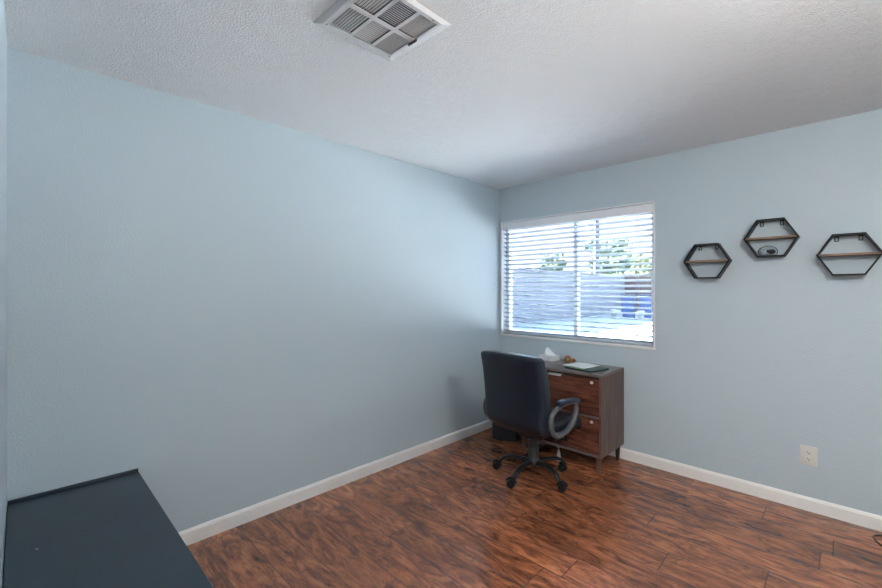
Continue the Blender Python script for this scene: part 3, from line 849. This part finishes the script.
# neighbour house behind the block wall
hs = thing('neighbour_house', 'low grey roofed house beyond the block wall, left of the pole', 'house', (-21.5, 37, G))
obj('wall', box(BM(), -6, 5, -4, 4, 0, 2.6), STUC, hs)
b = BM()
v = [b.verts.new(p) for p in ((-6.5, -4.6, 2.55), (5.6, -4.6, 2.55), (5.6, 4.6, 2.55), (-6.5, 4.6, 2.55), (-4.0, 0, 3.9), (3.2, 0, 3.9))]
for f in ((0, 1, 5, 4), (1, 2, 5), (2, 3, 4, 5), (3, 0, 4), (3, 2, 1, 0)): b.faces.new([v[i] for i in f])
obj('roof', b, ROOF, hs)
for x in (-3.5, 0.5, 3.5):
    f = obj('window', box(BM(), x - 0.6, x + 0.6, -4.03, -4.0, 1.0, 2.1), VINYL, hs)
    obj('pane', box(BM(), x - 0.53, x + 0.53, -4.05, -4.03, 1.07, 2.03), plain('dark_pane', (0.03, 0.04, 0.05), 0.1), f)
# utility pole
pl_ = thing('utility_pole', 'tall weathered utility pole beyond the block wall', 'pole', (-10.55, 29.7, G))
b = BM(); cyl(b, (0, 0, 0), (0, 0, 11), 0.21, 0.17, seg=16); obj('shaft', b, POLE, pl_, smooth='angle')
b = BM(); box(b, -1.2, 1.2, -0.3, -0.18, 10.0, 10.14); obj('crossarm', b, POLE, pl_)
# trees: trunk + many leaf blades
def tree(x, y, h, rx, rz, mat, label, n=900, leaf=0.16, zc=None):
    t = thing('yard_tree', label, 'tree', (x, y, G), 0, 'trees beyond the yard')
    b = BM(); cyl(b, (0, 0, 0), (0.1, 0, h * 0.6), 0.14, 0.06, seg=10)
    for k in range(5):
        a = k * 1.3; cyl(b, (0.05, 0, h * (0.35 + 0.05 * k)), (rx * 0.6 * math.cos(a), rx * 0.6 * math.sin(a), h * (0.62 + 0.06 * k)), 0.045, 0.015, seg=8)
    obj('trunk', b, BARK, t, smooth='angle')
    rnd = random.Random(int(x * 31 + y * 7)); b = BM()
    cl_ = [(rnd.uniform(-.7, .7) * rx, rnd.uniform(-.7, .7) * rx, h - rz + rnd.uniform(-.7, .7) * rz, rnd.uniform(.25, .5)) for _ in range(16)]
    for _ in range(n):
        c = rnd.choice(cl_); q = Vector((rnd.gauss(0, 1), rnd.gauss(0, 1), rnd.gauss(0, 1))).normalized() * rnd.uniform(.5, 1) * c[3] * rx
        p = Vector((c[0] + q.x, c[1] + q.y, max(0.6, c[2] + q.z * rz / rx)))
        u = Vector((rnd.gauss(0, 1), rnd.gauss(0, 1), rnd.gauss(0, 1))).normalized(); w = u.orthogonal().normalized()
        L = leaf * rnd.uniform(.7, 1.3)
        b.faces.new([b.verts.new(p - u * L), b.verts.new(p + w * L * .4), b.verts.new(p + u * L), b.verts.new(p - w * L * .4)])
    obj('foliage', b, mat, t)
tree(-13.4, 28.6, 4.1, 1.2, 1.2, LEAF, 'green leafy tree beyond the block wall, left of the pole', 1100, 0.2)
tree(-12.7, 36.6, 6.0, 2.1, 2.0, LEAF, 'tall green leafy tree directly behind the utility pole', 1900, 0.22)
tree(-9.9, 33.2, 4.2, 1.4, 1.2, LEAF, 'green leafy tree beyond the block wall, right of the pole', 1200, 0.2)
tree(-6.5, 30.0, 3.9, 1.6, 1.2, LEAFY, 'yellow green bushy tree behind the red brown fence', 1700, 0.2)
tree(-15.0, 24.5, 3.3, 0.8, 0.8, LEAF, 'small green tree in front of the neighbour house', 500)

# ------------------------------------------------------------------ daylight
w = bpy.data.worlds.new('sky'); S.world = w; w.use_nodes = True
t = w.node_tree; bg = t.nodes['Background']
tc = N(t, 'ShaderNodeTexCoord'); sx = N(t, 'ShaderNodeSeparateXYZ'); t.links.new(tc.outputs['Generated'], sx.inputs[0])
r = ramp(t, [(0.0, (0.072, 0.080, 0.088)), (0.18, (0.085, 0.105, 0.125)), (0.42, (0.62, 0.84, 1.08)), (1.0, (0.50, 0.76, 1.12))], sx.outputs['Z'])
t.links.new(r.outputs[0], bg.inputs[0]); bg.inputs[1].default_value = 12.0
sl = bpy.data.lights.new('sun', 'SUN'); sl.energy = 185; sl.angle = R(0.6); sl.color = (1, 0.97, 0.93)
so = bpy.data.objects.new('sun', sl); COL.objects.link(so)
dirn = Vector((0.86, 0.006, -0.50)).normalized()
so.rotation_euler = dirn.to_track_quat('-Z', 'Y').to_euler()

# ------------------------------------------------------------------ camera
cd = bpy.data.cameras.new('camera'); cam = bpy.data.objects.new('camera', cd); COL.objects.link(cam)
cd.sensor_width = 36; cd.sensor_fit = 'HORIZONTAL'; cd.lens = 413 / 882 * 36
cd.shift_y = -4.5 / 882; cd.clip_start = 0.02; cd.clip_end = 300
cam.location = (2.576, 0, CAMZ); cam.rotation_euler = (R(90), 0, R(44.51))
S.camera = cam
S.view_settings.view_transform = 'Standard'; S.view_settings.look = 'None'
S.view_settings.gamma = 1.0; S.view_settings.use_curve_mapping = False
S.view_settings.exposure = 1.2
